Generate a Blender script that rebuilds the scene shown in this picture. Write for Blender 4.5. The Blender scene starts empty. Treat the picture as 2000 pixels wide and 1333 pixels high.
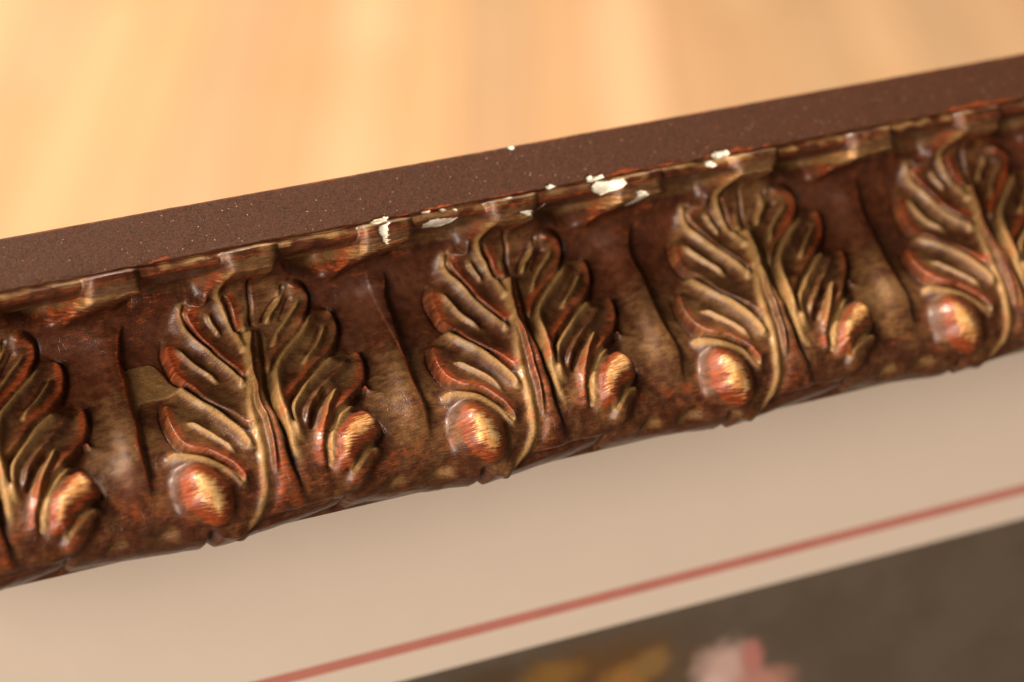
import bpy, math, random
import numpy as np
from mathutils import Matrix, Vector

# ------------------------------------------------------------------ camera, world, lamps, exposure
sc = bpy.context.scene
col = sc.collection
PITCH = math.radians(25.05)
EYE = Vector((0, 0, 1.10))
cam_d = bpy.data.cameras.new('camera'); cam = bpy.data.objects.new('camera', cam_d); col.objects.link(cam)
cam_d.lens = 100; cam_d.sensor_width = 36; cam_d.clip_start = 0.01; cam_d.clip_end = 50
cam.location = EYE; cam.rotation_euler = (math.pi/2 - PITCH, 0, 0)
cam_d.dof.use_dof = True; cam_d.dof.focus_distance = 0.293; cam_d.dof.aperture_fstop = 18
sc.camera = cam

w = bpy.data.worlds.new('World'); sc.world = w; w.use_nodes = True
w.node_tree.nodes['Background'].inputs[0].default_value = (1.0, 0.80, 0.60, 1)
w.node_tree.nodes['Background'].inputs[1].default_value = 0.10

def area(name, loc, target, size, power, colr, shape='DISK'):
    d = bpy.data.lights.new(name, 'AREA'); d.shape = shape; d.size = size; d.energy = power; d.color = colr
    o = bpy.data.objects.new(name, d); col.objects.link(o); o.location = loc
    o.rotation_euler = (Vector(target) - Vector(loc)).to_track_quat('-Z', 'Y').to_euler()
    return o
area('window_light', (-0.95, -1.42, 1.40), (0.0, 0.3, 0.95), 1.3, 72, (1.0, 0.88, 0.75))
area('ceiling_lamp', (-0.95, 0.42, 2.10), (0.0, 0.28, 0.95), 0.26, 36, (1.0, 0.84, 0.66))
area('pendant_lamp', (-0.62, 0.55, 1.85), (0.0, 0.28, 0.97), 0.05, 3.0, (1.0, 0.90, 0.78))
area('room_lamp', (-0.75, 3.2, 2.8), (-0.2, 3.0, 0.0), 0.6, 120, (1.0, 0.84, 0.66))

vs = sc.view_settings
vs.view_transform = 'Standard'; vs.look = 'None'; vs.gamma = 1; vs.exposure = 0.0; vs.use_curve_mapping = False

# ------------------------------------------------------------------ helpers
MM = 0.001
def tag(o, label=None, cat=None, kind=None, group=None):
    if label: o['label'] = label
    if cat: o['category'] = cat
    if kind: o['kind'] = kind
    if group: o['group'] = group
    return o
def link(name, me, mat=None, parent=None):
    o = bpy.data.objects.new(name, me); col.objects.link(o)
    if mat: me.materials.append(mat)
    if parent: o.parent = parent
    return o
class NT:
    def __init__(s, name):
        s.m = bpy.data.materials.new(name); s.m.use_nodes = True
        s.t = s.m.node_tree; s.b = s.t.nodes['Principled BSDF']
    def n(s, typ, **kw):
        x = s.t.nodes.new(typ)
        for k, v in kw.items(): setattr(x, k, v)
        return x
    def l(s, a, b): s.t.links.new(a, b)
    def noise(s, vec, scale, detail=4, rough=.6, stretch=None):
        if stretch:
            mp = s.n('ShaderNodeMapping'); mp.inputs['Scale'].default_value = stretch; s.l(vec, mp.inputs[0]); vec = mp.outputs[0]
        x = s.n('ShaderNodeTexNoise'); x.inputs['Scale'].default_value = scale; x.inputs['Detail'].default_value = detail
        x.inputs['Roughness'].default_value = rough; s.l(vec, x.inputs['Vector']); return x.outputs['Fac']
    def ramp(s, v, a, b, lo=0, hi=1):
        x = s.n('ShaderNodeMapRange'); x.interpolation_type = 'SMOOTHSTEP'
        for k, q in zip((1, 2, 3, 4), (a, b, lo, hi)): x.inputs[k].default_value = q
        s.l(v, x.inputs[0]); return x.outputs[0]
    def math(s, op, a, b=None, clamp=False):
        x = s.n('ShaderNodeMath', operation=op); x.use_clamp = clamp
        for i, q in enumerate((a, b)):
            if q is None: continue
            if isinstance(q, (int, float)): x.inputs[i].default_value = q
            else: s.l(q, x.inputs[i])
        return x.outputs[0]
    def mix(s, f, a, b):
        x = s.n('ShaderNodeMix', data_type='RGBA')
        for i, q in ((0, f), (6, a), (7, b)):
            if isinstance(q, (int, float)): x.inputs[i].default_value = q
            elif isinstance(q, tuple): x.inputs[i].default_value = (*q, 1)
            else: s.l(q, x.inputs[i])
        return x.outputs[2]

# ------------------------------------------------------------------ materials
def patina_material():
    m = NT('worn gilt patina'); at = m.n('ShaderNodeAttribute', attribute_name='st'); st = at.outputs['Vector']
    wr = m.n('ShaderNodeAttribute', attribute_name='wear'); sep = m.n('ShaderNodeSeparateColor'); m.l(wr.outputs['Color'], sep.inputs[0])
    gold, red, bright = sep.outputs[0], sep.outputs[1], sep.outputs[2]; fil = wr.outputs['Alpha']
    big = m.noise(st, .16, 3); med = m.noise(st, .9, 5, .65); fine = m.noise(st, 5.0, 4, .7)
    streak = m.noise(st, 1.0, 5, .7, (.9, 6.5, 1)); streak2 = m.noise(st, 1.0, 4, .65, (.9, 8.5, 1))
    grain = m.noise(st, 9.0, 3, .8)
    # glaze
    glaze = m.mix(m.ramp(med, .35, .68), (.046, .0125, .0052), (.096, .029, .0120))
    glaze = m.mix(m.ramp(streak, .52, .72, 0, .55), glaze, (.16, .042, .014))
    glaze = m.mix(m.ramp(big, .45, .7, 0, .45), glaze, (.085, .034, .019))
    # fillet: mottled matt brown
    fcol = m.mix(m.ramp(fine, .36, .64), (.028, .0100, .0048), (.100, .037, .0175))
    fcol = m.mix(m.ramp(med, .45, .75, 0, .5), fcol, (.080, .026, .012))
    spk = m.n('ShaderNodeTexVoronoi'); spk.inputs['Scale'].default_value = 1.5; m.l(st, spk.inputs['Vector'])
    fcol = m.mix(m.math('MULTIPLY', m.ramp(spk.outputs['Distance'], .06, .12, 1, 0), m.ramp(m.noise(st, .6, 2), .42, .52, 0, .85)), fcol, (.50, .38, .27))
    c = m.mix(fil, glaze, fcol)
    # olive gold left in the hollows and on the pipes
    gm = m.math('ADD', gold, m.math('MULTIPLY', m.math('SUBTRACT', m.math('ADD', m.math('MULTIPLY', streak, .6), m.math('MULTIPLY', med, .4)),   .5), 1.2))
    gm = m.ramp(gm, .10, .86)
    gcol = m.mix(m.ramp(fine, .3, .7), (.215, .115, .036), (.40, .235, .088))
    gcol = m.mix(m.ramp(streak2, .50, .70, 0, .6), gcol, (.36, .145, .045))
    c = m.mix(m.math('MULTIPLY', gm, .93), c, gcol)
    # red bole rubbed through along the edges
    rm = m.ramp(m.math('ADD', m.math('ADD', red, m.math('MULTIPLY', m.math('SUBTRACT', med, .5), 1.0)), m.math('MULTIPLY', m.math('SUBTRACT', streak2, .5), 1.6)), .30, .80)
    c = m.mix(m.math('MULTIPLY', rm, .9), c, m.mix(m.ramp(streak2, .4, .65), (.15, .024, .008), (.36, .072, .017)))
    # bare gold on the high points
    bm = m.ramp(m.math('ADD', bright, m.math('MULTIPLY', m.math('SUBTRACT', streak2, .5), 1.9)), .34, .88)
    c = m.mix(bm, c, m.mix(m.ramp(med, .35, .65), (.64, .28, .08), (.88, .56, .24)))
    dv = m.n('ShaderNodeTexVoronoi'); dv.inputs['Scale'].default_value = 2.2; m.l(st, dv.inputs['Vector'])
    c = m.mix(m.math('MULTIPLY', m.ramp(dv.outputs['Distance'], .04, .10, 1, 0), m.ramp(m.noise(st, .45, 2), .50, .62, 0, .55)), c, (.55, .42, .28))
    m.l(c, m.b.inputs['Base Color'])
    met = m.math('MAXIMUM', m.math('MULTIPLY', gm, .25), m.math('MULTIPLY', bm, .35)); m.l(met, m.b.inputs['Metallic'])
    r = m.math('ADD', m.ramp(fine, .3, .7, .25, .38), m.math('MULTIPLY', gm, .20))
    r = m.math('ADD', r, m.math('MULTIPLY', fil, .22)); m.l(r, m.b.inputs['Roughness'])
    m.l(m.ramp(fil, 0, 1, .34, .12), m.b.inputs['Specular IOR Level'])
    m.l(m.math('MULTIPLY', m.math('SUBTRACT', 1.0, fil), .12), m.b.inputs['Coat Weight']); m.b.inputs['Coat Roughness'].default_value = .12
    bp = m.n('ShaderNodeBump'); bp.inputs['Strength'].default_value = .5; bp.inputs['Distance'].default_value = .00012
    hgt = m.math('ADD', m.math('ADD', m.math('MULTIPLY', streak2, .5), m.math('MULTIPLY', fine, .8)), m.math('MULTIPLY', m.math('MULTIPLY', grain, fil), 1.2))
    wob = m.n('ShaderNodeVectorMath', operation='MULTIPLY_ADD'); nz = m.n('ShaderNodeTexNoise'); nz.inputs['Scale'].default_value = .8; m.l(st, nz.inputs['Vector'])
    m.l(nz.outputs['Color'], wob.inputs[0]); wob.inputs[1].default_value = (1.6, 1.6, 1.6); m.l(st, wob.inputs[2])
    ck = m.n('ShaderNodeTexVoronoi', feature='DISTANCE_TO_EDGE'); ck.inputs['Scale'].default_value = .42; m.l(wob.outputs[0], ck.inputs['Vector'])
    crk = m.math('MULTIPLY', m.ramp(ck.outputs['Distance'], .0, .030, 1, 0), m.ramp(m.noise(st, .28, 2), .50, .60))
    hgt = m.math('SUBTRACT', hgt, m.math('MULTIPLY', m.math('MULTIPLY', crk, m.math('SUBTRACT', 1.0, fil)), .5))
    m.l(hgt, bp.inputs['Height']); m.l(bp.outputs[0], m.b.inputs['Normal'])
    return m.m
def gesso_material():
    m = NT('chalky gesso'); at = m.n('ShaderNodeAttribute', attribute_name='st'); st = at.outputs['Vector']
    f = m.noise(st, 3.0, 5, .7)
    m.l(m.mix(m.ramp(f, .35, .7), (.84, .74, .56), (.94, .91, .82)), m.b.inputs['Base Color']); m.b.inputs['Roughness'].default_value = .8
    bp = m.n('ShaderNodeBump'); bp.inputs['Strength'].default_value = .6; bp.inputs['Distance'].default_value = .0003
    m.l(f, bp.inputs['Height']); m.l(bp.outputs[0], m.b.inputs['Normal'])
    return m.m
def plain(name, colr, rough=.7, var=.12, scale=300.):
    m = NT(name); tc = m.n('ShaderNodeTexCoord'); f = m.noise(tc.outputs['Object'], scale, 4)
    a = tuple(q*(1-var) for q in colr); b = tuple(min(1, q*(1+var)) for q in colr)
    m.l(m.mix(f, a, b), m.b.inputs['Base Color']); m.b.inputs['Roughness'].default_value = rough
    return m.m
def plank_material():
    m = NT('oiled wood plank'); tc = m.n('ShaderNodeTexCoord'); oi = m.n('ShaderNodeObjectInfo')
    add = m.n('ShaderNodeVectorMath', operation='ADD'); m.l(tc.outputs['Object'], add.inputs[0]); m.l(oi.outputs['Location'], add.inputs[1])
    g = m.noise(add.outputs[0], 3.0, 5, .6, (14, .8, 1)); k = m.noise(add.outputs[0], 2.2, 3, .5)
    c0 = m.mix(g, (.60, .39, .23), (.84, .58, .36))
    c0 = m.mix(m.ramp(k, .4, .7, 0, .5), c0, (.70, .44, .25))
    tint = m.n('ShaderNodeMix', data_type='RGBA', blend_type='MULTIPLY'); tint.inputs[0].default_value = 1
    m.l(c0, tint.inputs[6]); m.l(oi.outputs['Color'], tint.inputs[7])
    m.l(tint.outputs[2], m.b.inputs['Base Color']); m.b.inputs['Roughness'].default_value = .45
    return m.m
def print_material():
    m = NT('dark painted print'); tc = m.n('ShaderNodeTexCoord'); o = tc.outputs['Object']
    n1 = m.noise(o, 90, 4); n2 = m.noise(o, 260, 4)
    c = m.mix(m.ramp(n1, .35, .65), (.088, .062, .042), (.102, .074, .052))
    def blob(cx, cy, rx, ry, colr, k=1.0):
        nonlocal c
        mp = m.n('ShaderNodeMapping', vector_type='TEXTURE'); mp.inputs['Location'].default_value = (cx*MM, cy*MM, 0); mp.inputs['Scale'].default_value = (rx*MM, ry*MM, 1)
        m.l(o, mp.inputs[0]); ln = m.n('ShaderNodeVectorMath', operation='LENGTH'); m.l(mp.outputs[0], ln.inputs[0])
        d = m.math('ADD', ln.outputs['Value'], m.math('MULTIPLY', m.math('SUBTRACT', n2, .5), 1.1))
        c = m.mix(m.ramp(d, .35, 1.35, k, 0), c, colr)
    blob(60.6, -65.9, 14, 5.5, (.11, .050, .012), .9); blob(54.3, -63.8, 5, 2.2, (.20, .10, .022)); blob(64.8, -66.9, 4, 2.5, (.26, .12, .03))
    blob(69.0, -65.4, 3.0, 2.0, (.21, .115, .035)); blob(60.6, -69.0, 5, 2.5, (.28, .14, .04)); blob(47.0, -62.2, 6, 2.2, (.07, .04, .016), .8)
    blob(78.9, -69.0, 4.6, 3.8, (.50, .33, .28)); blob(82.8, -68.4, 1.9, 2.6, (.42, .16, .13)); blob(76.8, -70.7, 2.5, 1.6, (.56, .40, .36))
    blob(83.6, -73.2, 5, 3.5, (.42, .20, .15)); blob(71.1, -73.2, 5, 3, (.14, .10, .05))
    m.l(c, m.b.inputs['Base Color']); m.b.inputs['Roughness'].default_value = .6
    return m.m
PATINA = patina_material(); GESSO = gesso_material()

# ------------------------------------------------------------------ the floor, far below and behind
floor_me = bpy.data.meshes.new('floor')
floor_me.from_pydata([(-3, -.5, -.012), (3, -.5, -.012), (3, 8, -.012), (-3, 8, -.012)], [], [(0, 1, 2, 3)])
floor = link('floor', floor_me, plain('dark subfloor', (.10, .06, .03), .8), None); tag(floor, 'pale wooden strip floor far below the frame', None, 'structure')
PLANK = plank_material()
def box_mesh(name, lx, ly, lz, bev):
    v = []; x, y = lx/2, ly/2
    for z, k in ((-lz, 0), (-bev, 0), (0, bev)):
        v += [(-x+k, -y+k, z), (x-k, -y+k, z), (x-k, y-k, z), (-x+k, y-k, z)]
    f = [(8, 9, 10, 11)]
    for r in (0, 4): f += [(r+i, r+(i+1) % 4, r+4+(i+1) % 4, r+4+i) for i in range(4)]
    me = bpy.data.meshes.new(name); me.from_pydata(v, [], f); me.materials.append(PLANK); return me
rng = random.Random(4)
PW = 0.076
plank_meshes = {L: box_mesh('plank', PW-.0012, L-.0012, .012, .0008) for L in (.55, .7, .85)}
row_tint = {}
for i in range(-17, 18):
    row_tint[i] = rng.choice([.84, .92, 1.0, 1.08, 1.16])
row_tint.update({-7: 1.0, -6: 1.06, -5: 1.04, -4: .88, -3: .90, -2: 1.10, -1: 1.04, 0: .88, 1: .92, 2: 1.14, 3: .84, 4: .90, 5: .82, 6: .92, 7: .80})
for i in range(-17, 18):
    y = 1.0 - rng.random()*.6
    while y < 5.2:
        L = rng.choice((.55, .7, .85))
        o = bpy.data.objects.new('plank', plank_meshes[L]); col.objects.link(o); o.parent = floor
        o.location = (-.02 + i*PW, y + L/2, 0)
        k = row_tint[i]*rng.uniform(.95, 1.05); h = rng.uniform(.92, 1.0)
        o.color = (min(k, 1.25), min(k*h, 1.25), min(k*h*h*rng.uniform(.95, 1.03), 1.25), 1)
        y += L

# ------------------------------------------------------------------ the frame's axes (millimetres inside, metres outside)
AX = np.array([0.89402426, 0.18968246, -0.40588322]); AF = np.array([0.39704512, 0.08423988, 0.91392495]); AU = np.array([-0.20754709, 0.97822503, 0.])
OR = np.array([(178-1000)/5556., -(536-666.5)/5556., -1.])*284.4976
TH = math.radians(-18); CT, SN = math.cos(TH), math.sin(TH)
AY = CT*AU - SN*AF; AN = CT*AF + SN*AU
RC = np.array([[1, 0, 0], [0, math.sin(PITCH), -math.cos(PITCH)], [0, math.cos(PITCH), math.sin(PITCH)]])
wx, wy, wn = (RC @ v for v in (AX, AY, AN)); wo = RC @ OR*MM + np.array(EYE)
FRAME_M = Matrix(((wx[0], wy[0], wn[0], wo[0]), (wx[1], wy[1], wn[1], wo[1]), (wx[2], wy[2], wn[2], wo[2]), (0, 0, 0, 1)))
frame = bpy.data.objects.new('carved_gilt_frame', None); col.objects.link(frame); frame.matrix_world = FRAME_M; frame.empty_display_size = .01
tag(frame, 'carved brown and gilt picture frame with acanthus leaves and chipped white gesso', 'picture frame')

# ------------------------------------------------------------------ carving: strokes of one leaf, millimetres (along, down the face)
ST = {
 'pipe_top': [(-16.23, 6.44),(-15.56, 9.44),(-15.26, 11.32),(-14.93, 12.75),(-14.69, 14.44),(-14.46, 15.84),(-14.35, 17.33),(-14.4, 18.88)],
 'pipe_stem': [(-13.1, 11.38),(-13.11, 12.98),(-13.3, 14.75),(-13.49, 16.33),(-13.97, 18.37),(-14.51, 20.4),(-15.02, 22.33),(-16.74, 27.14),(-17.13, 29.45),(-17.55, 31.56),(-18.09, 33.45),(-18.49, 34.97),(-19.2, 36.38),(-19.96, 37.73),(-20.35, 39.67)],
 'pipe_l2': [(-19.29, 9.7),(-19.53, 11.54),(-19.48, 13.14),(-19.06, 14.65),(-18.43, 16.27),(-17.69, 18.14),(-16.93, 19.9),(-16.35, 21.48),(-16.0, 23.33)],
 'pipe_l3': [(-23.0, 20.54),(-22.55, 22.02),(-21.65, 23.29),(-20.64, 24.59),(-19.77, 26.23),(-18.97, 28.02),(-18.42, 29.56),(-18.3, 31.22)],
 'pipe_l4': [(-26.88, 29.11),(-25.11, 29.94),(-23.6, 30.85),(-22.14, 31.93),(-21.07, 33.13),(-20.19, 34.23)],
 'pipe_r1': [(-5.12, 14.28),(-6.1, 15.29),(-7.46, 16.96),(-8.86, 18.33),(-10.24, 19.68),(-11.35, 20.97),(-12.15, 22.67),(-12.79, 24.57),(-13.57, 27.21),(-14.04, 29.21),(-14.18, 31.55),(-14.05, 33.63),(-13.73, 35.05)],
 'pipe_r2': [(-5.04, 20.95),(-6.69, 22.28),(-8.48, 23.7),(-10.0, 25.06),(-10.82, 25.93),(-12.08, 27.13),(-12.92, 28.59),(-13.27, 30.16),(-13.46, 32.0)],
 'pipe_r2b': [(-3.56, 21.2),(-6.79, 24.28),(-8.55, 25.72),(-9.82, 26.93),(-11.15, 28.28),(-12.19, 29.99),(-12.84, 31.32)],
 'pipe_r3': [(-6.03, 27.7),(-7.91, 29.14),(-9.32, 30.44),(-10.45, 31.9),(-11.09, 33.12),(-11.32, 34.6)],
 'pipe_r4': [(-5.11, 33.53),(-6.53, 33.53),(-8.02, 34.21),(-9.11, 34.84),(-9.81, 35.55)],
 'valley_mid': [(-11.96, 15.33),(-12.14, 17.14),(-12.42, 18.79),(-12.87, 20.86),(-13.51, 23.08),(-13.79, 25.05),(-14.28, 27.87)],
 'out_tip': [(-14.97, 9.29),(-14.37, 11.71),(-14.21, 13.34),(-14.06, 15.39)],
 'out_l2': [(-16.66, 9.15),(-18.82, 10.81),(-19.04, 12.08),(-18.74, 13.28),(-18.36, 14.68),(-17.79, 16.15),(-17.32, 17.78),(-16.67, 19.2),(-16.02, 20.62),(-15.67, 22.15)],
 'out_l3': [(-21.24, 13.37),(-22.04, 15.44),(-22.41, 17.18),(-22.48, 19.01),(-22.15, 20.64),(-21.65, 21.6),(-21.03, 22.96),(-19.85, 24.48),(-18.7, 26.04),(-18.06, 27.61),(-17.72, 29.0)],
 'out_l4': [(-24.69, 21.92),(-25.46, 23.53),(-25.74, 25.31),(-25.59, 26.89),(-25.3, 28.42),(-24.42, 29.39),(-23.07, 30.08),(-22.04, 30.97),(-21.14, 31.9),(-20.66, 32.83),(-20.12, 34.0)],
 'out_r1': [(-8.03, 9.82),(-7.05, 9.9),(-5.9, 10.52),(-5.22, 11.7),(-5.33, 12.95),(-6.33, 14.56),(-7.38, 16.1),(-8.74, 17.41),(-10.18, 18.61),(-11.61, 20.1),(-12.62, 21.74)],
 'out_r2': [(-4.25, 13.92),(-3.31, 14.41),(-3.05, 15.71),(-3.41, 17.41),(-4.33, 19.22),(-5.47, 20.5),(-7.16, 21.66),(-8.73, 22.83),(-10.07, 24.06),(-10.65, 24.57),(-11.91, 25.78),(-12.89, 27.24),(-13.41, 28.62),(-13.57, 29.78)],
 'out_r3': [(-3.82, 20.96),(-2.77, 21.09),(-2.72, 22.42),(-3.26, 24.05),(-4.3, 25.58),(-4.4, 25.7),(-5.33, 26.67),(-7.27, 28.21),(-8.88, 29.34),(-10.0, 30.56),(-10.98, 31.78),(-11.65, 33.26),(-11.75, 34.75)],
 'out_r4': [(-7.14, 29.79),(-6.4, 29.23),(-5.35, 29.19),(-4.63, 30.29),(-4.53, 31.66),(-5.44, 32.69),(-6.62, 33.1),(-7.84, 33.63),(-8.81, 34.29),(-9.64, 34.91)],
 'mid_l2': [(-16.8, 11.26),(-16.69, 12.53),(-16.38, 13.78),(-15.94, 15.63)],
 'mid_l3': [(-20.9, 15.04),(-20.87, 16.51),(-20.42, 18.18),(-19.66, 19.93),(-18.31, 21.96)],
 'mid_l4': [(-24.05, 25.39),(-22.92, 26.67),(-21.77, 28.21),(-20.83, 29.67),(-19.92, 31.24)],
 'mid_r1a': [(-8.55, 10.2),(-9.35, 12.2),(-10.24, 13.54),(-11.09, 15.25)],
 'mid_r1b': [(-6.39, 12.06),(-7.83, 13.81),(-9.0, 15.18),(-10.28, 16.85),(-11.44, 18.89)],
 'mid_r2': [(-4.51, 16.48),(-5.82, 18.35),(-7.17, 19.88),(-9.42, 21.99)],
 'mid_r3': [(-6.62, 25.58),(-8.22, 27.4),(-9.97, 29.51),(-11.35, 31.41)],
 'dark_m1': [(-12.32, 7.85),(-12.13, 11.33),(-12.22, 13.04),(-12.37, 14.69),(-12.18, 15.35)],
 'dark_m2': [(-8.22, 9.7),(-8.95, 11.35),(-10.03, 12.53),(-10.98, 13.92),(-11.6, 15.0)],
 'dark_r1': [(-7.53, 11.61),(-8.61, 13.37),(-9.67, 15.03)],
 'dark_r2': [(-4.7, 16.16),(-6.43, 18.35),(-8.39, 20.5)],
 'dark_r3': [(-7.5, 25.67),(-9.79, 27.46),(-11.19, 29.2),(-12.06, 30.62)],
 'stem_left': [(-12.77, 15.14),(-13.42, 17.58),(-14.02, 19.76),(-14.62, 21.97),(-14.77, 23.56),(-15.34, 25.82),(-15.92, 28.57),(-16.24, 30.73),(-16.84, 33.08),(-17.24, 34.64)],
 'stem_right': [(-12.19, 15.48),(-12.44, 17.53),(-13.05, 20.02),(-13.57, 22.27),(-13.91, 23.12),(-14.44, 25.73),(-14.81, 28.56),(-15.01, 30.75),(-15.26, 32.79),(-15.07, 34.51),(-14.56, 36.08),(-14.13, 37.38)],
 'dart': [(4.38, 10.73),(3.9, 11.93),(3.47, 13.26),(3.31, 14.62),(2.92, 16.99),(2.35, 19.6),(1.75, 22.24),(1.32, 24.95),(1.14, 27.49),(1.28, 29.14),(0.82, 30.99),(0.21, 32.68),(-0.14, 34.71)],
 'fold_l2': [(-18.94, 10.78),(-18.49, 10.17),(-17.45, 9.71),(-16.34, 8.93)],
 'P_liplf': [(-16.79, 2.07),(-16.97, 9.06),(-16.33, 8.47),(-15.5, 7.96),(-14.33, 8.03),(-12.78, 8.26),(-10.73, 8.57),(-10.15, 4.29),(-10.18, 1.41),(-13.79, 1.2)],
 'P_lipdt': [(-1.13, 1.84),(-2.49, 9.95),(-1.53, 9.67),(-0.26, 9.34),(1.23, 8.79),(3.32, 8.47),(4.89, 8.23),(5.29, 7.28),(4.95, 2.3),(1.31, 1.9)],
 'P_ball': [(-27.61, 33.14),(-27.1, 31.8),(-25.92, 30.69),(-24.47, 30.71),(-23.06, 31.58),(-22.0, 32.78),(-21.4, 34.33),(-21.7, 35.71),(-22.52, 36.72),(-23.98, 37.5),(-25.7, 37.07),(-27.17, 36.04),(-27.72, 34.72)],
 'P_leaf': [(-15.14, 8.38),(-16.75, 8.68),(-18.96, 10.35),(-19.86, 11.7),(-21.49, 13.43),(-22.37, 15.37),(-22.77, 17.55),(-22.74, 19.39),(-25.02, 22.16),(-25.74, 23.62),(-25.97, 25.59),(-25.7, 27.2),(-26.99, 29.08),(-26.69, 30.62),(-27.77, 33.09),(-27.56, 35.83),(-25.51, 37.35),(-23.24, 38.92),(-19.77, 41.77),(-19.84, 37.92),(-14.11, 37.7),(-10.43, 37.81),(-7.26, 36.47),(-5.76, 34.34),(-4.97, 33.5),(-4.3, 31.72),(-4.4, 30.05),(-5.24, 28.91),(-4.3, 25.58),(-3.12, 24.09),(-2.48, 22.16),(-2.76, 20.77),(-3.74, 20.17),(-4.17, 19.27),(-3.24, 17.45),(-2.84, 15.48),(-3.22, 14.15),(-4.22, 13.52),(-5.1, 12.99),(-5.05, 11.5),(-5.92, 10.23),(-8.19, 9.28)],
 'P_l2': [(-16.37, 8.82),(-18.94, 10.64),(-19.1, 12.07),(-18.76, 13.39),(-18.38, 14.74),(-17.81, 16.21),(-17.35, 17.85),(-16.69, 19.27),(-16.05, 20.69),(-15.61, 21.69),(-15.1, 19.46),(-14.73, 17.23),(-14.82, 15.49),(-14.92, 13.71),(-15.25, 11.89),(-15.43, 9.61)],
 'P_l3': [(-21.22, 13.26),(-22.1, 15.43),(-22.46, 17.17),(-22.54, 18.99),(-22.17, 20.71),(-21.67, 21.68),(-21.06, 23.04),(-19.88, 24.56),(-18.73, 26.11),(-18.09, 27.68),(-17.83, 28.97),(-16.21, 22.95),(-17.04, 20.18),(-17.85, 18.57),(-18.57, 16.67),(-19.36, 14.85),(-19.9, 13.17)],
 'P_l4': [(-24.57, 21.78),(-25.52, 23.52),(-25.8, 25.3),(-25.64, 26.88),(-25.32, 28.49),(-24.44, 29.46),(-23.08, 30.11),(-22.07, 31.04),(-21.16, 31.96),(-20.74, 32.87),(-20.09, 33.88),(-18.8, 31.93),(-18.87, 29.74),(-19.47, 28.04),(-20.39, 25.88),(-21.48, 24.17),(-22.78, 22.29)],
 'P_tip': [(-14.98, 8.0),(-14.26, 11.73),(-14.07, 13.26),(-14.06, 15.39),(-14.08, 17.4),(-13.08, 15.34),(-12.25, 11.31),(-12.47, 8.02)],
 'P_tip2': [(-12.26, 7.88),(-12.01, 11.35),(-12.12, 13.17),(-12.21, 15.27),(-11.83, 14.95),(-11.09, 13.89),(-10.01, 12.42),(-8.93, 11.24),(-8.29, 9.54),(-8.87, 8.52)],
 'P_r1': [(-8.15, 9.86),(-7.05, 9.86),(-5.9, 10.5),(-5.19, 11.7),(-5.3, 12.96),(-6.29, 14.56),(-7.35, 16.1),(-8.71, 17.42),(-10.15, 18.61),(-11.61, 20.1),(-12.78, 22.01),(-12.2, 19.47),(-11.43, 15.18),(-9.93, 12.66)],
 'P_r2': [(-4.36, 13.9),(-3.3, 14.38),(-3.02, 15.72),(-3.37, 17.41),(-4.3, 19.23),(-5.45, 20.51),(-7.14, 21.66),(-8.7, 22.84),(-10.04, 24.07),(-10.65, 24.57),(-11.91, 25.78),(-12.89, 27.24),(-13.41, 28.62),(-13.29, 27.3),(-12.33, 23.42),(-11.19, 21.17),(-9.69, 19.52),(-7.69, 17.54),(-5.92, 15.47)],
 'P_r3': [(-3.92, 20.61),(-2.76, 21.06),(-2.69, 22.42),(-3.24, 24.06),(-4.28, 25.58),(-4.4, 25.7),(-5.31, 26.67),(-7.25, 28.22),(-8.86, 29.35),(-9.98, 30.57),(-10.96, 31.78),(-11.9, 32.92),(-12.77, 32.17),(-13.03, 30.52),(-12.98, 28.73),(-11.84, 26.86),(-10.34, 25.37),(-8.95, 24.18),(-6.47, 22.34)],
 'P_r4': [(-6.69, 29.0),(-5.34, 29.16),(-4.61, 30.3),(-4.51, 31.67),(-5.44, 32.69),(-6.63, 33.12),(-7.85, 33.65),(-8.82, 34.31),(-9.64, 34.91),(-10.8, 34.96),(-11.08, 33.79),(-10.28, 31.94),(-8.97, 30.53)],
 'P_r5': [(-5.04, 33.34),(-6.5, 33.47),(-8.01, 34.16),(-9.11, 34.84),(-9.95, 35.64),(-9.21, 36.65),(-7.76, 36.36),(-6.18, 34.87),(-5.01, 34.0)],
 'P_stem': [(-12.85, 15.19),(-13.42, 17.58),(-14.02, 19.76),(-14.62, 21.97),(-14.77, 23.56),(-15.34, 25.82),(-15.92, 28.57),(-16.24, 30.73),(-16.84, 33.08),(-17.69, 35.4),(-18.73, 37.46),(-19.74, 39.1),(-19.12, 37.5),(-16.12, 37.59),(-14.13, 37.38),(-14.56, 36.08),(-15.07, 34.51),(-15.26, 32.79),(-15.01, 30.75),(-14.81, 28.56),(-14.44, 25.73),(-13.91, 23.12),(-13.57, 22.27),(-13.05, 20.02),(-12.44, 17.53),(-12.17, 15.48)],
 'rim_leaf': [(-21.91, 39.62),(-19.65, 38.53),(-16.0, 38.27),(-13.08, 38.02),(-10.71, 37.96)],
 'rim_dart': [(-9.43, 38.55),(-7.11, 38.13),(-4.59, 36.68),(-1.96, 37.17),(0.15, 37.83),(2.99, 37.51),(4.79, 39.84)],
 'cup_a': [(-5.89, 38.22),(-4.31, 37.93),(-2.56, 37.2)],
 'cup_b': [(-1.31, 37.55),(0.56, 37.82),(2.77, 37.45)],
 'P_cav': [(-9.4, 3.19),(-7.65, 8.02),(-5.94, 9.31),(-4.47, 9.81),(-2.64, 9.46),(-1.1, 8.82),(-0.95, 5.0),(-5.67, 2.93)],
 'P_cavb': [(-27.61, 2.63),(-26.19, 8.92),(-22.8, 9.29),(-19.7, 9.55),(-16.71, 8.7),(-15.91, 5.96),(-17.15, 2.25),(-22.14, 2.08)],
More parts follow.
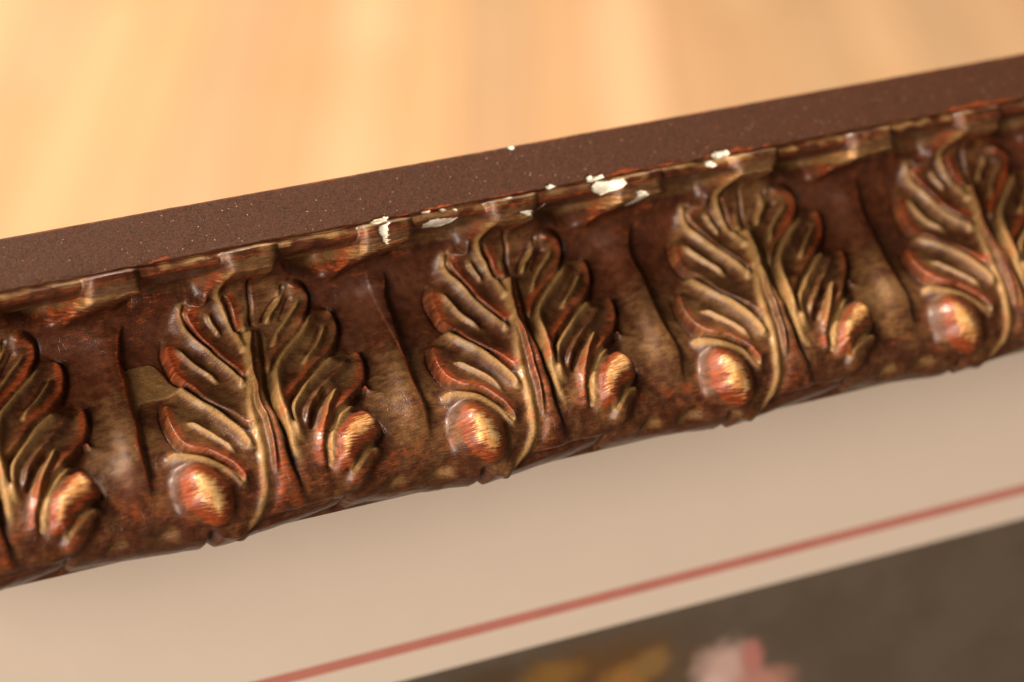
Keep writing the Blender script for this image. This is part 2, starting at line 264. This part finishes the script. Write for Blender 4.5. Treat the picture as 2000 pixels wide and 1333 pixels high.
 'P_flk': [(-27.32, 16.75),(-27.61, 19.94),(-27.89, 22.6),(-26.72, 21.3),(-25.35, 21.32),(-22.72, 21.69),(-22.36, 21.04),(-22.99, 19.39),(-23.67, 16.64),(-25.72, 16.46)],
}

ST['dart'] = [ST['dart'][i] for i in (0, 2, 5, 8, 10, 12)]
CHIPS = [[(30.32, -0.12), (31.05, 0.21), (32.54, 0.28), (32.35, -0.15), (30.86, -0.33)], [(30.76, -0.75), (32.11, -0.5), (31.62, -1.12), (31.44, -2.4), (31.15, -2.67), (30.86, -1.86), (30.65, -1.05)], [(36.23, -1.28), (37.11, -0.88), (38.75, -0.99), (40.25, -1.26), (39.81, -1.58), (37.65, -1.64), (36.46, -1.6)], [(46.88, -1.93), (48.64, -2.24), (50.14, -2.17), (50.64, -1.58), (50.88, -1.96), (50.37, -2.77), (48.52, -2.78), (47.03, -2.34)], [(56.19, -0.74), (57.3, -0.29), (58.77, -0.45), (59.77, -0.49), (60.09, -1.06), (59.52, -1.53), (58.38, -1.57), (57.46, -1.75), (56.54, -1.36)], [(56.26, 0.43), (56.85, 0.58), (57.16, 0.26), (58.27, 0.43), (58.16, 0.07), (57.06, -0.25), (56.21, -0.11)], [(61.05, -2.25), (61.68, -2.09), (62.09, -2.48), (62.58, -3.09), (62.24, -3.48), (61.14, -3.29), (60.92, -2.8)], [(71.91, 0.3), (72.61, 0.56), (74.0, 0.48), (73.66, -0.03), (72.44, -0.17), (71.83, -0.0)], [(70.43, -0.41), (71.24, -0.32), (71.96, -0.9), (71.44, -1.09), (70.59, -0.85)], [(51.18, 0.27), (51.87, 0.39), (52.28, 0.05), (51.59, -0.17), (51.04, 0.04)], [(36.22, 0.05), (37.14, 0.12), (37.59, -0.02), (37.14, -0.22), (36.32, -0.15)], [(34.53, -2.29), (34.85, -2.46), (35.25, -3.3), (34.86, -2.9)], [(49.76, 5.37), (50.15, 5.53), (50.45, 5.37), (50.27, 5.14), (49.84, 5.17)], [(38.47, -0.13), (39.08, -0.06), (39.2, -0.3), (38.65, -0.38)], [(39.76, -0.24), (40.36, -0.24), (40.3, -0.49), (39.83, -0.45)], [(45.96, -0.1), (46.95, -0.04), (46.8, -0.24), (46.14, -0.35)]]
PER = 30.0
PROF = [[0.0, 0.0], [-0.15, -0.3], [-0.35, 0.05], [-0.7, 0.45], [-1.1, 0.5], [-1.5, 0.2], [-1.8, -0.5], [-2.1, -2.0], [-2.7, -4.6], [-3.6, -6.5], [-5.0, -7.8], [-7.3, -8.0], [-10.0, -6.6], [-13.0, -4.2], [-16.0, -1.6], [-19.0, 1.2], [-21.5, 2.9], [-23.5, 3.9], [-25.2, 4.3], [-26.6, 4.0], [-27.7, 3.0], [-28.4, 1.2], [-28.8, -1.5]]
_pa = np.array(PROF); _ps = np.r_[0, np.cumsum(np.hypot(*np.diff(_pa, axis=0).T))]
def s_at(a): return float(np.interp(a, _pa[::-1, 0], _ps[::-1]))
SF = s_at(-26.9)                       # where the foot rim begins
def catmull(p, n=5):
    p = np.array(p, float); q = np.vstack([2*p[0]-p[1], p, 2*p[-1]-p[-2]]); out = []
    for i in range(1, len(q)-2):
        for k in range(n):
            t = k/n; a, b, c, d = q[i-1:i+3]
            out.append(.5*((2*b)+(c-a)*t+(2*a-5*b+4*c-d)*t*t+(3*b-a-3*c+d)*t**3))
    out.append(q[-2]); return np.array(out)
U0, S0, S1, DU = -26.5, 0.0, 46.0, 0.08
un = int(round(PER/DU)); sn = int((S1-S0)/DU)+1
UU = U0 + np.arange(un)*DU; SS = S0 + np.arange(sn)*DU
def blocks(pts, pad):
    for sh in (-PER, 0, PER):
        lo, hi = pts[:, 0].min()+sh-pad, pts[:, 0].max()+sh+pad
        i0, i1 = max(0, int((lo-U0)/DU)), min(un, int((hi-U0)/DU)+1)
        j0, j1 = max(0, int((pts[:, 1].min()-pad-S0)/DU)), min(sn, int((pts[:, 1].max()+pad-S0)/DU)+1)
        if i0 < i1 and j0 < j1:
            gu, gs = np.meshgrid(UU[i0:i1]-sh, SS[j0:j1]); yield (slice(j0, j1), slice(i0, i1)), gu, gs
def dist(pts, gu, gs):
    best = np.full(gu.shape, 1e9); cb = np.zeros(gu.shape); tt = np.zeros(gu.shape); sd = np.zeros(gu.shape)
    L = np.r_[0, np.cumsum(np.hypot(*np.diff(pts, axis=0).T))]
    for i in range(len(pts)-1):
        (ax, ay), (bx, by) = pts[i], pts[i+1]; ex, ey = bx-ax, by-ay; ll = ex*ex+ey*ey+1e-12
        k = np.clip(((gu-ax)*ex+(gs-ay)*ey)/ll, 0, 1); dx, dy = gu-ax-k*ex, gs-ay-k*ey; d2 = dx*dx+dy*dy
        cr = (ex*(gs-ay)-ey*(gu-ax))/math.sqrt(ll)
        m = (d2 < best-1e-7) | ((d2 < best+1e-7) & (np.abs(cr) > np.abs(cb))); best[m] = d2[m]; cb[m] = cr[m]; tt[m] = ((L[i]+k*(L[i+1]-L[i]))/L[-1])[m]; sd[m] = np.sign(cr)[m]
    return np.sqrt(best), tt, sd
def inside(poly, gu, gs):
    r = np.zeros(gu.shape, bool); n = len(poly)
    for i in range(n):
        (x0, y0), (x1, y1) = poly[i], poly[(i+1) % n]
        c = ((y0 > gs) != (y1 > gs)); r ^= c & (gu < (x1-x0)*(gs-y0)/((y1-y0) if y1 != y0 else 1e-9)+x0)
    return r
def sst(x, a=0., b=1.): t = np.clip((x-a)/(b-a), 0, 1); return t*t*(3-2*t)
H = np.zeros((sn, un)); GOLD = np.zeros((sn, un)); RED = np.zeros((sn, un)); BRI = np.zeros((sn, un)); LAB = np.zeros((sn, un), int)
LIP = np.zeros((sn, un)); LIPR = np.zeros((sn, un))
def blur(T, mm):                      # gaussian, wraps along the rail
    sg = mm/DU; r = int(3*sg)+1; k = np.exp(-.5*(np.arange(-r, r+1)/sg)**2); k /= k.sum()
    o = sum(kk*np.roll(T, i-r, 1) for i, kk in enumerate(k))
    e = np.pad(o, ((r, r), (0, 0)), 'edge'); return sum(kk*e[i:i+T.shape[0]] for i, kk in enumerate(k))
HS = np.zeros((sn, un)); HC = np.zeros((sn, un)); DM = np.full((sn, un), 9.)
def taper(t, a, b): return sst(t, 0, max(a, 1e-3))*sst(1-t, 0, max(b, 1e-3))
def ridge(name, h, wd, ta=.12, tb=.2, gold=0., red=0., w2=None, bri=0., soft=0):
    p = catmull(ST[name])
    for sl, gu, gs in blocks(p, 3.5):
        d, t, s = dist(p, gu, gs); ww = wd if w2 is None else wd+(w2-wd)*t
        gw = ww*1.05
        if soft: ww = np.where(s*soft > 0, ww*1.3, ww)
        g = np.exp(-(d/ww)**2)*taper(t, ta, tb); HC[sl] += h*g; DM[sl] = np.minimum(DM[sl], d+9*(taper(t, ta, tb) < .25))
        if gold: GOLD[sl] = np.maximum(GOLD[sl], gold*np.exp(-(d/(gw*1.2))**2)*taper(t, ta*.5, tb*.5))
        if red: RED[sl] = np.maximum(RED[sl], red*np.exp(-(d/ww)**2)*taper(t, ta, tb))
        if bri: BRI[sl] = np.maximum(BRI[sl], bri*np.exp(-(d/(ww*.8))**2)*taper(t, ta, tb))
def cliff(name, side, h, L, wd=.13, ta=.06, tb=.06, crease=.42, red=.7, rw=1.0):
    p = catmull(ST[name])
    for sl, gu, gs in blocks(p, 3.2*L):
        d, t, s = dist(p, gu, gs); x = d*s*side; tp = taper(t, ta, tb)*(1-sst(d, 1.2*L, 3.0*L))
        DM[sl] = np.minimum(DM[sl], d+9*(tp < .25)); HC[sl] += h*tp/(1+np.exp(-np.clip(x/wd, -40, 40)))*np.exp(-np.maximum(x, 0)/L) - crease*tp*np.exp(-((x+.24)/.25)**2)
        RED[sl] = np.maximum(RED[sl], red*tp*np.exp(-((x-.5*rw)/(.75*rw))**2))
def poly(name): return catmull(ST[name]+[ST[name][0]], 3)[:-1]
def pillow(name, h, R, power=.5, red=0., bri=0., gold=0.):
    p = poly(name); pc = np.vstack([p, p[:1]])
    for sl, gu, gs in blocks(p, 1.0):
        m = inside(p, gu, gs); d = dist(pc, gu, gs)[0]*m; q = np.clip(d/R, 0, 1)
        f = np.clip(1-(1-q)**2, 0, 1)**power; HS[sl] += h*f
        if red: RED[sl] = np.maximum(RED[sl], red*sst(q, .05, .35))
        if bri: BRI[sl] = np.maximum(BRI[sl], bri*sst(q, .2, .8))
        if gold: GOLD[sl] = np.maximum(GOLD[sl], gold*sst(q, .05, .3))
def label(name, k):
    p = poly(name)
    for sl, gu, gs in blocks(p, .5): LAB[sl][inside(p, gu, gs)] = k

# broad mound of the leaf, then its pipes, lobes, ribs
pillow('P_leaf', .80, 3.2, .9)
for n in ('P_l2', 'P_l3', 'P_l4', 'P_r1', 'P_r2', 'P_r3', 'P_tip', 'P_tip2'): pillow(n, -.12, 1.3, 1.0)
for n, h, wd, w2 in (('pipe_top', .65, .44, .40), ('pipe_l2', .85, .48, .44), ('pipe_l3', .85, .48, .42), ('pipe_l4', .60, .48, .40)):
    ridge(n, h*.85, wd, .10, .08, gold=.82, w2=w2, soft=1)
ridge('pipe_stem', .38, .40, .15, .12, gold=.80, w2=.60)
ridge('pipe_r1', .80, .50, .12, .30, gold=.84, w2=.45, soft=-1)
ridge('pipe_r2', .85, .54, .12, .15, gold=.80, w2=.50, soft=-1)
ridge('pipe_r2b', .80, .48, .2, .3, w2=.4)
ridge('pipe_r3', .65, .48, .15, .12, gold=.80, soft=-1)
ridge('pipe_r4', .65, .45, .2, .3, gold=.72)
ridge('valley_mid', -.25, .50, .2, .3, gold=.85)
for n, h in (('out_tip', .45), ('out_l2', .75), ('out_l3', .75), ('out_l4', .95)): cliff(n, -1, h, 1.2, red=.68, ta={'out_l2': .12, 'out_l3': .12, 'out_l4': .08}.get(n, .06))
for n, h in (('out_r1', .75), ('out_r2', .85), ('out_r3', .90)): cliff(n, 1, h, 1.4, red=.62)
cliff('out_r4', 1, .7, 2.0, ta=.15, red=.45)
for n, h in (('mid_l2', .40), ('mid_l3', .42), ('mid_l4', .42), ('mid_r1a', .40), ('mid_r1b', .45), ('mid_r2', .50), ('mid_r3', .62)):
    ridge(n, h*1.3, .32, .2, .22, gold=.70)
for n, h, wd in (('dark_m1', .50, .20), ('dark_m2', .45, .22), ('dark_r1', .30, .25), ('dark_r2', .32, .25), ('dark_r3', .45, .25)): ridge(n, -h, wd, .15, .2)
ridge('fold_l2', .9, .28, .2, .35)
cliff('stem_right', 1, .85, 1.5, wd=.10, ta=.03, tb=.3, crease=.35, red=.45)
ridge('stem_left', .50, .24, .08, .12, red=.5)
pillow('P_ball', 1.75, 3.5, 1.15, red=.9, bri=.85)
pillow('P_stem', .40, .9, 1.0, red=.42)
pillow('P_r4', 1.2, 1.7, 1.0, red=.75, bri=.66)
pillow('P_r5', .7, .9, .7, red=.35)
ST['dart_body'] = [(u-1.5, v) for u, v in ST['dart']]
ridge('dart_body', .35, 1.3, .15, .2)
cliff('dart', 1, 1.0, 3.0, wd=.14, ta=.10, tb=.25, crease=.10, red=.80, rw=.45)
# loose flake of gilding in the hollow left of the leaf
p = poly('P_flk'); pc = np.vstack([p, p[:1]])
FLK = np.zeros_like(H)
for sl, gu, gs in blocks(p, .4):
    m = inside(p, gu, gs); FLK[sl] = m*sst(dist(pc, gu, gs)[0], 0, .12)
# hollows between the lips
pillow('P_cav', -2.4, 1.2, .5, gold=.45); pillow('P_cavb', -1.2, 1.2, .7, gold=.30)
ridge('rim_leaf', -.55, .35, .1, .1)
ridge('cup_a', -.6, 1.1, .5, .5, gold=.42, bri=.15); ridge('cup_b', -.6, 1.0, .5, .5, gold=.42, bri=.15)
# lips curl out level with the bead
for nm, top in (('P_liplf', .35), ('P_lipdt', .30)):
    ST[nm] = [(u, v if v > 3.0 else -2.0) for u, v in ST[nm]]
    p = poly(nm); pc = np.vstack([p, p[:1]])
    for sl, gu, gs in blocks(p, 1.0):
        m = inside(p, gu, gs); d = dist(pc, gu, gs)[0]*m
        q = sst(d, 0, .40); LIP[sl] = np.maximum(LIP[sl], q); LIPR[sl] = np.maximum(LIPR[sl], np.sqrt(np.clip(d/1.3, 0, 1)*(2-np.clip(d/1.3, 0, 1))))
        RED[sl] = np.maximum(RED[sl], .62*m*np.exp(-((d-.35)/.45)**2)*sst(gs, 4.2, 6.0)); BRI[sl] = np.maximum(BRI[sl], .40*sst(gs, 4.4, 6.5)*m*sst(d, .1, .5))
        GOLD[sl] = np.maximum(GOLD[sl], .30*m*sst(d, .3, .8))
WN = blur(np.exp(-(DM/.70)**4), .12); H += blur(HS, .30) + WN*HC + (1-WN)*blur(HC, .28); LIP = blur(LIP, .45); LIPR = blur(LIPR, .40)
# rim at the foot: leaf scallops and dart scallops, with notches between
fold = lambda u: (u+24.2) % PER
xx = fold(UU)
leafw = 15.0
A = np.where(xx < leafw, .95-.75*(xx/leafw)**1.3, .45+.45*((xx-leafw)/(PER-leafw))**2)
edge = np.minimum(np.minimum(np.abs(xx-leafw), np.abs(xx-PER)), xx)
A = 1.45*A*(.55+.45*sst(edge, .0, .9))
H += (A[None, :]-.75)*sst(SS, SF-.2, SF+1.3)[:, None]
# patches of residual gold on the plain ground
GR = np.zeros_like(H)

for nm, k in (('P_leaf', 1), ('P_tip', 2), ('P_tip2', 3), ('P_l2', 4), ('P_l3', 5), ('P_l4', 6), ('P_r1', 7), ('P_r2', 8), ('P_r3', 9), ('P_r4', 10), ('P_r5', 11), ('P_stem', 12), ('P_ball', 13)): label(nm, k)
p = catmull(ST['dart'])
for sl, gu, gs in blocks(p, 4):
    d, t, s = dist(p, gu, gs); m = (s > 0) & (d < 1.9) & (t > .06) & (t < .93) & (LAB[sl] == 0); LAB[sl][m] = 20
for nm, k in (('P_liplf', 21), ('P_lipdt', 22)): label(nm, k)

# ------------------------------------------------------------------ the long grid
PR = np.array(PROF); PS = np.r_[0, np.cumsum(np.hypot(*np.diff(PR, axis=0).T))]
fine_s = np.arange(0, PS[-1], .02)
pa = np.interp(fine_s, PS, PR[:, 0]); pb = np.interp(fine_s, PS, PR[:, 1])
def gsm(v, sig):
    k = np.exp(-.5*(np.arange(-int(4*sig), int(4*sig)+1)/sig)**2); k /= k.sum(); n = len(k)//2
    e = np.r_[2*v[0]-v[n:0:-1], v, 2*v[-1]-v[-2:-n-2:-1]]; return np.convolve(e, k, 'valid')
sa, sb = gsm(pa, 12), gsm(pb, 12)
mixs = sst(fine_s, 2.5, 5.0)
pa2 = gsm(pa, 3)*(1-mixs)+gsm(pa, 30)*mixs; pb2 = gsm(pb, 3)*(1-mixs)+gsm(pb, 30)*mixs
na, nb = gsm(pa, 70), gsm(pb, 70); ta_, tb_ = np.gradient(na), np.gradient(nb); ln = np.hypot(ta_, tb_)
NA, NB = -tb_/ln*-1, -ta_/ln     # outward normal of a line running down the face
NA = -(-tb_/ln); NA = tb_/ln*1.0
NA = np.where(NB > 0, NA, NA)
blend = sst(fine_s, 4, 9); NA = NA*blend; nl = np.hypot(NA, NB); NA /= nl; NB /= nl
# rows: outer side, fillet, then the face, then the underside
rows_face = np.r_[np.arange(0, 7, .09), np.arange(7, 30, .12), np.arange(30, PS[-1]-.05, .10)]
fil_a = np.r_[np.linspace(5.30, .12, 48)]
outer = [(1.5, -24.), (4.0, -13.), (5.25, -7.0), (5.42, -5.2), (5.46, -4.85), (5.42, -4.60)]
fb = lambda a: -a*math.tan(math.radians(40))
top_rows = [(a*CT - 0*SN, b) for a, b in outer]
ra = np.r_[[o[0] for o in outer], fil_a, np.interp(rows_face, fine_s, pa2)]
rb = np.r_[[o[1] for o in outer], fb(fil_a), np.interp(rows_face, fine_s, pb2)]
rs = np.r_[-np.linspace(9, 5.5, len(outer)), -fil_a, rows_face]
rna = np.r_[np.zeros(len(outer)+len(fil_a)), np.interp(rows_face, fine_s, NA)]
rnb = np.r_[np.ones(len(outer)+len(fil_a)), np.interp(rows_face, fine_s, NB)]
und = [(-28.5, -4.0), (-27.0, -8.0), (-24., -10.), (-20., -12.)]
ra = np.r_[ra, [u[0] for u in und]]; rb = np.r_[rb, [u[1] for u in und]]; rs = np.r_[rs, PS[-1]+np.arange(1, 5)*2]
rna = np.r_[rna, np.zeros(4)]; rnb = np.r_[rnb, np.zeros(4)]
X0, X1, DX = -34.0, 156.0, .125
gx = np.arange(X0, X1+DX/2, DX); nx, nr = len(gx), len(rs)
nrng = np.random.default_rng(7)
def smooth_noise(nx, nr, lx, lr):      # value noise, wavelengths in millimetres
    hx = int((X1-X0)/lx)+4; hr = int(70/lr)+4; g = nrng.standard_normal((hr, hx))
    fx = (gx-X0)/lx+1; fr = (np.maximum(rs, -10)+10)/lr+1
    ix, ir = fx.astype(int), fr.astype(int); tx, tr = sst(fx-ix), sst(fr-ir)
    a = g[ir][:, ix]*(1-tx)+g[ir][:, ix+1]*tx; b = g[ir+1][:, ix]*(1-tx)+g[ir+1][:, ix+1]*tx
    return a*(1-tr[:, None])+b*tr[:, None]
GX, GS = np.meshgrid(gx, rs)
k_of = np.floor((GX-30+28.3)/PER).astype(int)+1          # which leaf along the rail
wu = GX-30 + .24*smooth_noise(nx, nr, 5, 5) + .05*smooth_noise(nx, nr, 1.6, 1.6)
ws = GS + .20*smooth_noise(nx, nr, 6, 5) + .04*smooth_noise(nx, nr, 1.5, 1.5)
ws = np.where(GS < 7.5, GS+.06*smooth_noise(nx, nr, 3.2, 2.5), ws)
def samp(T):
    fu = ((wu-U0) % PER)/DU; fs = np.clip((ws-S0)/DU, 0, sn-1.001)
    iu = np.minimum(fu.astype(int), un-1); is_ = fs.astype(int); a = fu-iu; b = fs-is_; i2 = (iu+1) % un
    return (T[is_, iu]*(1-a)+T[is_, i2]*a)*(1-b)+(T[is_+1, iu]*(1-a)+T[is_+1, i2]*a)*b
on = sst(GS, 1.2, 2.2)*(1-sst(GS, PS[-1]-1.2, PS[-1]-.2))
h = samp(H)*on
lip = samp(LIP)*sst(GS, .3, 1.1)
gold, red, bri = samp(GOLD)*on, samp(RED)*on, samp(BRI)*on
kvar = np.clip((k_of % 7), 0, 6); kv = nrng.uniform(1.12, 1.34, 7)[kvar]
h = h*kv*(1-lip) + .035*smooth_noise(nx, nr, 2.5, 2.0)*on + .015*smooth_noise(nx, nr, .8, .6)*on + .10*smooth_noise(nx, nr, 9, 6)*on
# flake lifts only beside one leaf
flk = samp(FLK)*(k_of == 1); h += .16*flk; gold = np.maximum(gold, .62*flk)
PAg = np.repeat(ra[:, None], nx, 1); PBg = np.repeat(rb[:, None], nx, 1)
tgt = -.7 + 2.1*samp(LIPR) + .06*smooth_noise(nx, nr, 3.5, 3)
lift = lip*np.maximum(tgt-PBg, 0)
PAg = PAg + h*rna[:, None]; PBg = PBg + h*rnb[:, None] + lift
# worn waviness of the bead and the fillet's edges
bead = np.exp(-((GS-.9)/.7)**2); PBg += bead*(.10*smooth_noise(nx, nr, 4, 4)+.05*smooth_noise(nx, nr, 1.1, 2)) ; PAg += bead*.06*smooth_noise(nx, nr, 3, 9)
edge = np.exp(-((GS+.1)/.25)**2); PAg += edge*(.05*smooth_noise(nx, nr, 2.2, 9)+.03*smooth_noise(nx, nr, .6, 9))
oe = np.exp(-((GS+5.6)/.5)**2); PBg += oe*.04*smooth_noise(nx, nr, .9, 9); PAg += oe*(.03*smooth_noise(nx, nr, 2.5, 9)+.015*smooth_noise(nx, nr, .5, 9))
filw = (GS < -.02).astype(float)
PBg += filw*.012*smooth_noise(nx, nr, .35, .35)
# chips of bare gesso
n_f, n_m = smooth_noise(nx, nr, .45, .45), smooth_noise(nx, nr, 1.3, 1.3)
CH = np.full((nr, nx), -1, int)
for q, c in enumerate(CHIPS):
    p = np.array(c); x0, x1 = p[:, 0].min()-1, p[:, 0].max()+1; i0, i1 = int((x0-X0)/DX), int((x1-X0)/DX)
    sl = (slice(None), slice(i0, i1)); xx_, aa_ = GX[sl]+.10*n_f[sl], PAg[sl]+.08*n_m[sl]
    m = inside(p, xx_, aa_) & (rs[:, None] > -5.6) & (rs[:, None] < 11) & ((PBg[sl] > -3.0) | (rs[:, None] < 0)); CH[sl][m] = q
chm = (CH >= 0).astype(float)
kk = np.array([.25, .5, .25]); chs = chm.copy()
for ax in (0, 1): chs = np.apply_along_axis(lambda v: np.convolve(v, kk, 'same'), ax, chs)
PBg -= .28*chs - .05*chm*n_f
# wear masks on the plain parts
mid = sst(GS, s_at(-8.5), s_at(-17))*(1-.5*sst(GS, s_at(-23), s_at(-27)))
ground = samp(blur(((LAB == 0) | (LAB == 20)).astype(float), .7))
gnoise = .5+.12*smooth_noise(nx, nr, 4.0, 3.0)+.08*smooth_noise(nx, nr, 1.0, .7)
gold = np.maximum(gold, np.where(GS > 4, np.clip(.62*mid*gnoise, 0, .36)*ground, 0))
gold = np.where((GS > .2) & (GS < 1.6), np.maximum(gold, np.clip(.30+.28*n_m, 0, .6)), gold)
red = np.maximum(red, .75*np.exp(-((GS+5.45)/.16)**2)*(n_m > -.4))
rlow = smooth_noise(nx, nr, 4.5, 30)+.6*smooth_noise(nx, nr, 1.2, 30)
red = np.maximum(red, .7*((GS > -(.08+.30*np.clip(rlow-.45, 0, 2))) & (GS < -.03)))
red = np.maximum(red, .55*np.exp(-((GS-1.75)/.22)**2))
red = np.maximum(red, np.clip(.27*np.exp(-((GS-SF+2.7)/3.0)**2)+.12*n_m*np.exp(-((GS-SF+2.7)/3.0)**2), 0, .7))
red = np.maximum(red, np.where((GS > 6) & (GS < 14), np.clip(.30-.03*(GS-6)+.10*n_m, 0, .4), 0))
filA = np.where((GS < -.05), 1., 0.)*(1-np.clip(red*1.2, 0, 1)*(GS > -1.2))
leafm = samp(blur(((LAB > 0) & (LAB < 14)).astype(float), .4)); gold = np.maximum(gold, leafm*np.clip(.25+.08*n_m, 0, .38)*on)
vn = 1.3*smooth_noise(nx, nr, 11, 9)
gold = gold*np.clip(1.10+.16*vn, .6, 1.35); red = red*np.clip(1-.18*vn+.1*n_m, .4, 1.3)
# local -> frame axes, metres
Y = (PAg*CT-PBg*SN)*MM; Z = (PAg*SN+PBg*CT)*MM; XX = GX*MM
V = np.stack([XX, Y, Z], -1)
dxv = np.gradient(V, axis=1); dsv = np.gradient(V, axis=0); NV = np.cross(dsv, dxv); NV /= np.linalg.norm(NV, axis=-1, keepdims=True)+1e-20
WEAR = np.stack([gold, red, bri, filA], -1).astype(np.float32)
ST3 = np.stack([GX, GS, PBg*.5], -1).astype(np.float32)

def labs():
    fu = ((wu-U0) % PER)/DU; fs = np.clip((ws-S0)/DU, 0, sn-1); L = LAB[np.rint(fs).astype(int), np.rint(fu).astype(int) % un]; return np.where((GS > 1.2) & (GS < PS[-1]-.3), L, 0)
LG = labs(); LQ = LG[:-1, :-1].copy(); KD = np.floor((wu+13)/PER).astype(int)[:-1, :-1]; KL = np.floor((wu+28.3)/PER).astype(int)[:-1, :-1]; KQ = np.where((LQ == 20) | (LQ == 22), KD, KL); SQ = GS[:-1, :-1]
CQ = CH[:-1, :-1]
# object key of each quad
BASE = {'outer_side': 100, 'fillet': 101, 'bead': 102, 'cove': 103, 'foot_rim': 104}
key = np.full(LQ.shape, BASE['cove'])
key[SQ < -5.42] = 100; key[(SQ >= -5.42) & (SQ < -.02)] = 101; key[(SQ >= -.02) & (SQ < 1.75)] = 102
key[SQ > SF] = 104
lm = (LQ > 0) & (SQ >= 1.75) & (SQ <= SF); key[lm] = LQ[lm] + 1000 + (KQ[lm]+3)*100
lm = (LQ > 20) & (SQ >= 1.2) & (SQ <= SF); key[lm] = LQ[lm] + 1000 + (KQ[lm]+3)*100
key[CQ >= 0] = 5000 + CQ[CQ >= 0]
jj, ii = np.mgrid[0:nr-1, 0:nx-1]; v00 = jj*nx+ii
QUADS = np.stack([v00, v00+nx, v00+nx+1, v00+1], -1)
Vf, Nf, Wf, Sf = V.reshape(-1, 3), NV.reshape(-1, 3), WEAR.reshape(-1, 4), ST3.reshape(-1, 3)
order = np.argsort(key.ravel(), kind='stable'); ks = key.ravel()[order]; qs = QUADS.reshape(-1, 4)[order]
uniq, start = np.unique(ks, return_index=True); ends = np.r_[start[1:], len(ks)]
groups = {int(k): qs[a:b] for k, a, b in zip(uniq, start, ends)}
def piece(name, quads, mat, parent):
    ids, inv = np.unique(quads.ravel(), return_inverse=True); nq = len(quads)
    me = bpy.data.meshes.new(name); me.vertices.add(len(ids)); me.vertices.foreach_set('co', Vf[ids].astype(np.float32).ravel())
    me.loops.add(nq*4); me.loops.foreach_set('vertex_index', inv.astype(np.int32).ravel())
    me.polygons.add(nq); me.polygons.foreach_set('loop_start', np.arange(0, nq*4, 4, dtype=np.int32))
    me.update(calc_edges=True); me.validate()
    me.polygons.foreach_set('use_smooth', np.ones(nq, bool))
    a = me.attributes.new('wear', 'FLOAT_COLOR', 'POINT'); a.data.foreach_set('color', Wf[ids].ravel())
    a = me.attributes.new('st', 'FLOAT_VECTOR', 'POINT'); a.data.foreach_set('vector', Sf[ids].ravel())
    me.normals_split_custom_set_from_vertices(Nf[ids].tolist())
    return link(name, me, mat, parent)
for nm, k in BASE.items():
    if k in groups: piece(nm, groups[k], PATINA, frame)
SUB = {2: 'leaflet', 3: 'leaflet', 4: 'leaflet', 5: 'leaflet', 6: 'leaflet', 7: 'leaflet', 8: 'leaflet', 9: 'leaflet', 10: 'leaflet', 11: 'leaflet', 12: 'midrib', 13: 'round_boss'}
leaves = {}
for k in sorted(groups):
    if 1000 <= k < 5000 and k % 100 == 1: leaves[k//100] = piece('acanthus_leaf', groups[k], PATINA, frame)
for k in sorted(groups):
    if not 1000 <= k < 5000 or k % 100 == 1: continue
    t = k % 100
    if t == 20: piece('dart', groups[k], PATINA, frame)
    elif t == 22: piece('dart_tip', groups[k], PATINA, frame)
    elif t == 21: piece('leaf_tip', groups[k], PATINA, leaves.get(k//100, frame))
    else: piece(SUB[t], groups[k], PATINA, leaves.get(k//100, frame))
for k in sorted(groups):
    if k >= 5000:
        o = piece('gesso_chip', groups[k], GESSO, frame); o['label'] = 'bare white gesso where the gilding has chipped off'
# wooden back of the rail
def prism(name, pts, x0, x1, mat, parent):
    n = len(pts); v = [(x*MM, y*MM, z*MM) for x in (x0, x1) for y, z in pts]
    f = [tuple(range(n)), tuple(range(2*n-1, n-1, -1))]+[(i, i+n, (i+1) % n+n, (i+1) % n) for i in range(n)]
    me = bpy.data.meshes.new(name); me.from_pydata(v, [], f); return link(name, me, mat, parent)

# ------------------------------------------------------------------ mat and print behind the frame
MATZ = -16.0; LINE_Y, WIN_Y = -55.05, -59.0
def sheet(name, x0, x1, y0, y1, z, th, mat, parent=None):
    return prism(name, [(y0, z-th), (y1, z-th), (y1, z), (y0, z)], x0, x1, mat, parent)
mat_e = bpy.data.objects.new('picture_mat', None); col.objects.link(mat_e); mat_e.matrix_world = FRAME_M; mat_e.empty_display_size = .01
tag(mat_e, 'plain cream picture mat with one thin red ruled line, inside the frame', 'mat')
CREAM = plain('cream mat board', (.635, .52, .425), .75, .03, 120.)
sheet('mat_board', -60, 230, WIN_Y, -30, MATZ, .5, CREAM, mat_e)
sheet('mat_board', -60, -45, -180, WIN_Y-.02, MATZ, .5, CREAM, mat_e)
o = sheet('red_line', -42, 230, LINE_Y-.62, LINE_Y+.62, MATZ+.04, .03, plain('red ink', (.46, .165, .125), .7, .12), mat_e); o['label'] = 'thin red ruled line'
pr = sheet('art_print', -44, 230, -180, WIN_Y+1.5, MATZ-.52, .2, print_material())
pr.matrix_world = FRAME_M; tag(pr, 'dark brown painted picture with pink blossoms below the cream mat', 'picture')
